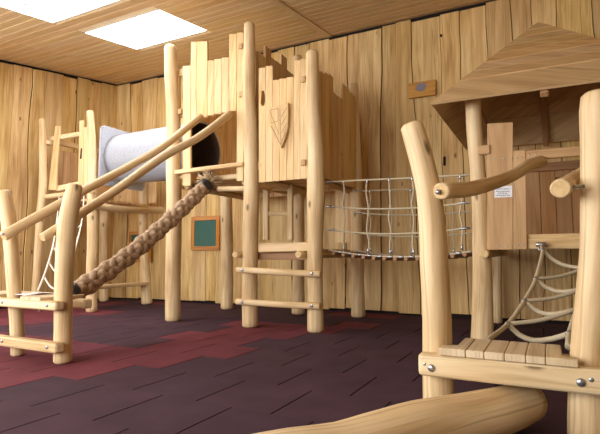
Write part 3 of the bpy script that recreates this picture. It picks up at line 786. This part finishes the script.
# rails up to the hut
t13 = thing('log_handrail', 'bent log handrail bolted to the near leaning post, reaching across the hut front', 'handrail', PY(443, 191, 2.5), 'log handrails to the hut')
pts = [PY(441, 191, 2.50), PY(470, 189, 2.9), PY(496, 182, 3.5), PY(517, 173, 4.1), PY(530, 164.5, 4.6), PY(541, 161.5, 4.84)]
MB().log(pts, [.044, .045, .046, .048, .053, .056], rough=.04, seg=18).build('pole', LOG, t13)
bolt(t13, PY(439.5, 192, 2.49), (-1, -.4, 0), .014, .02)
t14 = thing('log_handrail', 'log handrail seen end on, held by a steel rod at the nearest post', 'handrail', PY(562, 188, 2.48), 'log handrails to the hut')
pts = [PY(560.5, 188.5, 2.48), PY(575, 180, 3.1), PY(586, 171, 4.0), PY(593, 163, 4.86)]
MB().log(pts, [.045, .047, .05, .05], rough=.03, seg=18).build('pole', LOG, t14)
MB().tube([PY(566, 188, 2.53), PY(584, 186, 2.56)], .010, 10).build('steel_rod', 'metal', t14)
# rope net climbing to the hut
t15 = thing('rope_ladder', 'beige rope ladder with drooping rungs between the near plank step and the hut', 'rope ladder', (-.2, 3.0, .38))
Ln = [PY(543, 250, 4.72), PY(535.8, 279, 4.2), PY(524.5, 301, 3.8), PY(508, 324, 3.4)]
Rn = [PY(586, 268, 4.45), PY(583, 289, 4.0), PY(577, 309, 3.55), PY(569.5, 333.5, 3.12)]
La = [PY(541.5, 246, 4.80)] + Ln + [PY(486, 341, 2.95)]
Lb = [PY(590, 243, 4.80)] + Rn + [PY(568, 347, 2.86)]
MB().tube(La, .0155, 10).build('side_rope', 'rope', t15); MB().tube(Lb, .0155, 10).build('side_rope', 'rope', t15)
for k in range(4):
    a, b = Ln[k], Rn[k]; dr = (.055, .06, .065, .075)[k]
    MB().tube([a, a.lerp(b, .2)+V((0, 0, -dr*.75)), a.lerp(b, .45)+V((0, 0, -dr)), a.lerp(b, .75)+V((0, 0, -dr*.6)), b], .016, 10).build('rung_rope', 'rope', t15)
    if k:
        c = Rn[k-1]; MB().tube([a, a.lerp(c, .5)+V((0, 0, -.02)), c], .014, 10).build('rung_rope', 'rope', t15)
    MB().dome(a+V((0, -.014, 0)), (0, -1, .3), .02, .014).build('clamp', 'metal', t15); MB().dome(b+V((0, -.014, 0)), (0, -1, .3), .02, .014).build('clamp', 'metal', t15)
pa = PY(541.5, 244.5, 4.84)
m = MB(); m.log([pa-V((.045, 0, 0)), pa+V((.045, 0, 0))], .022, 12, rough=0, endmi=0); m.tube([pa+V((-.02, -.02, 0)), pa+V((-.02, -.03, -.05)), pa+V((.02, -.03, -.05)), pa+V((.02, -.02, 0))], .008, 8)
m.build('shackle', 'metal', t15)

# balance log on the floor
t = MB().log([V((-1.16, 1.06, .11)), V((-.90, 1.50, .108)), V((-.74, 1.77, .10)), V((-.52, 2.09, .112)), V((-.27, 2.45, .108)), PD(531, 401, 2.47)], [.115, .112, .098, .112, .110, .096], seg=28, rough=.03, cap=.6).build('balance_log', LOG)
zmin = min(v.co.z for v in t.data.vertices)
for v in t.data.vertices: v.co.z -= zmin
tag(t, 'thick pale balance log lying on the floor under the plank step', 'log')

# ------------------------------------------------------------------ things on the back wall
def framed(cx0, cy0, cx1, cy1, label, bw):
    Y = YW-.075; a, b = PY(cx0, cy1, Y), PY(cx1, cy0, Y)
    r = thing('framed_board', label, 'board', V(((a.x+b.x)/2, Y, a.z)))
    m = MB(); m.box((a.x, Y, a.z), (b.x, Y+.03, a.z+bw)); m.box((a.x, Y, b.z-bw), (b.x, Y+.03, b.z))
    m.box((a.x, Y, a.z+bw), (a.x+bw, Y+.03, b.z-bw), along=2); m.box((b.x-bw, Y, a.z+bw), (b.x, Y+.03, b.z-bw), along=2)
    m.build('frame', 'frame', r, bevel=.004)
    MB().box((a.x+bw, Y+.012, a.z+bw), (b.x-bw, Y+.02, b.z-bw)).build('panel', 'green', r)
framed(190.5, 215.5, 219.5, 250.5, 'green board in an orange wooden frame, in full view beside the castle tower post', .075)
framed(128, 231, 151.5, 262, 'smaller looking framed green board half hidden behind the thick rope and a post', .065)
Y = YW-.09; a, b = PY(408, 98.5, Y), PY(435.5, 79, Y)
tp = thing('wall_plaque', 'yellow wooden plaque with a grey emblem high on the back wall', 'plaque', V(((a.x+b.x)/2, Y, a.z)))
MB().box((a.x, Y, a.z), (b.x, Y+.045, b.z), along=0).build('board', 'plaque', tp, bevel=.008, bseg=2)
c = PY(420.5, 87, Y-.004); rd = random.Random(5)
MB().prism([c+V((math.cos(t)*.085*rd.uniform(.7, 1.1), 0, math.sin(t)*.07*rd.uniform(.7, 1.1))) for t in [i*2*math.pi/18 for i in range(18)]], (0, 1, 0), .006).build('emblem', 'emblem', tp)

# ------------------------------------------------------------------ light
w = bpy.data.worlds.new('world'); S.world = w; w.use_nodes = True
bg = w.node_tree.nodes['Background']; bg.inputs[0].default_value = (1.0, .97, .93, 1); bg.inputs[1].default_value = 1.1
def area(name, loc, target, sx, sy, power, col):
    l = bpy.data.lights.new(name, 'AREA'); l.shape = 'RECTANGLE'; l.size = sx; l.size_y = sy; l.energy = power; l.color = col
    o = bpy.data.objects.new(name, l); COL.objects.link(o); o.location = loc
    o.rotation_euler = (V(target)-V(loc)).to_track_quat('-Z', 'Y').to_euler(); return o
area('window_daylight', (XL-.3, .9, 1.9), (XL+2, 1.6, 1.7), 4.2, 1.8, 210, (1, .99, .96))  # area lamp outside the unseen left window, added for light from that side
area('window_daylight', (-4.1, YF-.4, 1.9), (-3.4, 3, 1.6), 6.4, 2.3, 430, (1, .99, .96))  # area lamp added behind the camera, outside the unseen front window

S.view_settings.view_transform = 'Standard'; S.view_settings.look = 'None'; S.view_settings.gamma = 1
S.view_settings.use_curve_mapping = False
S.view_settings.exposure = -0.06
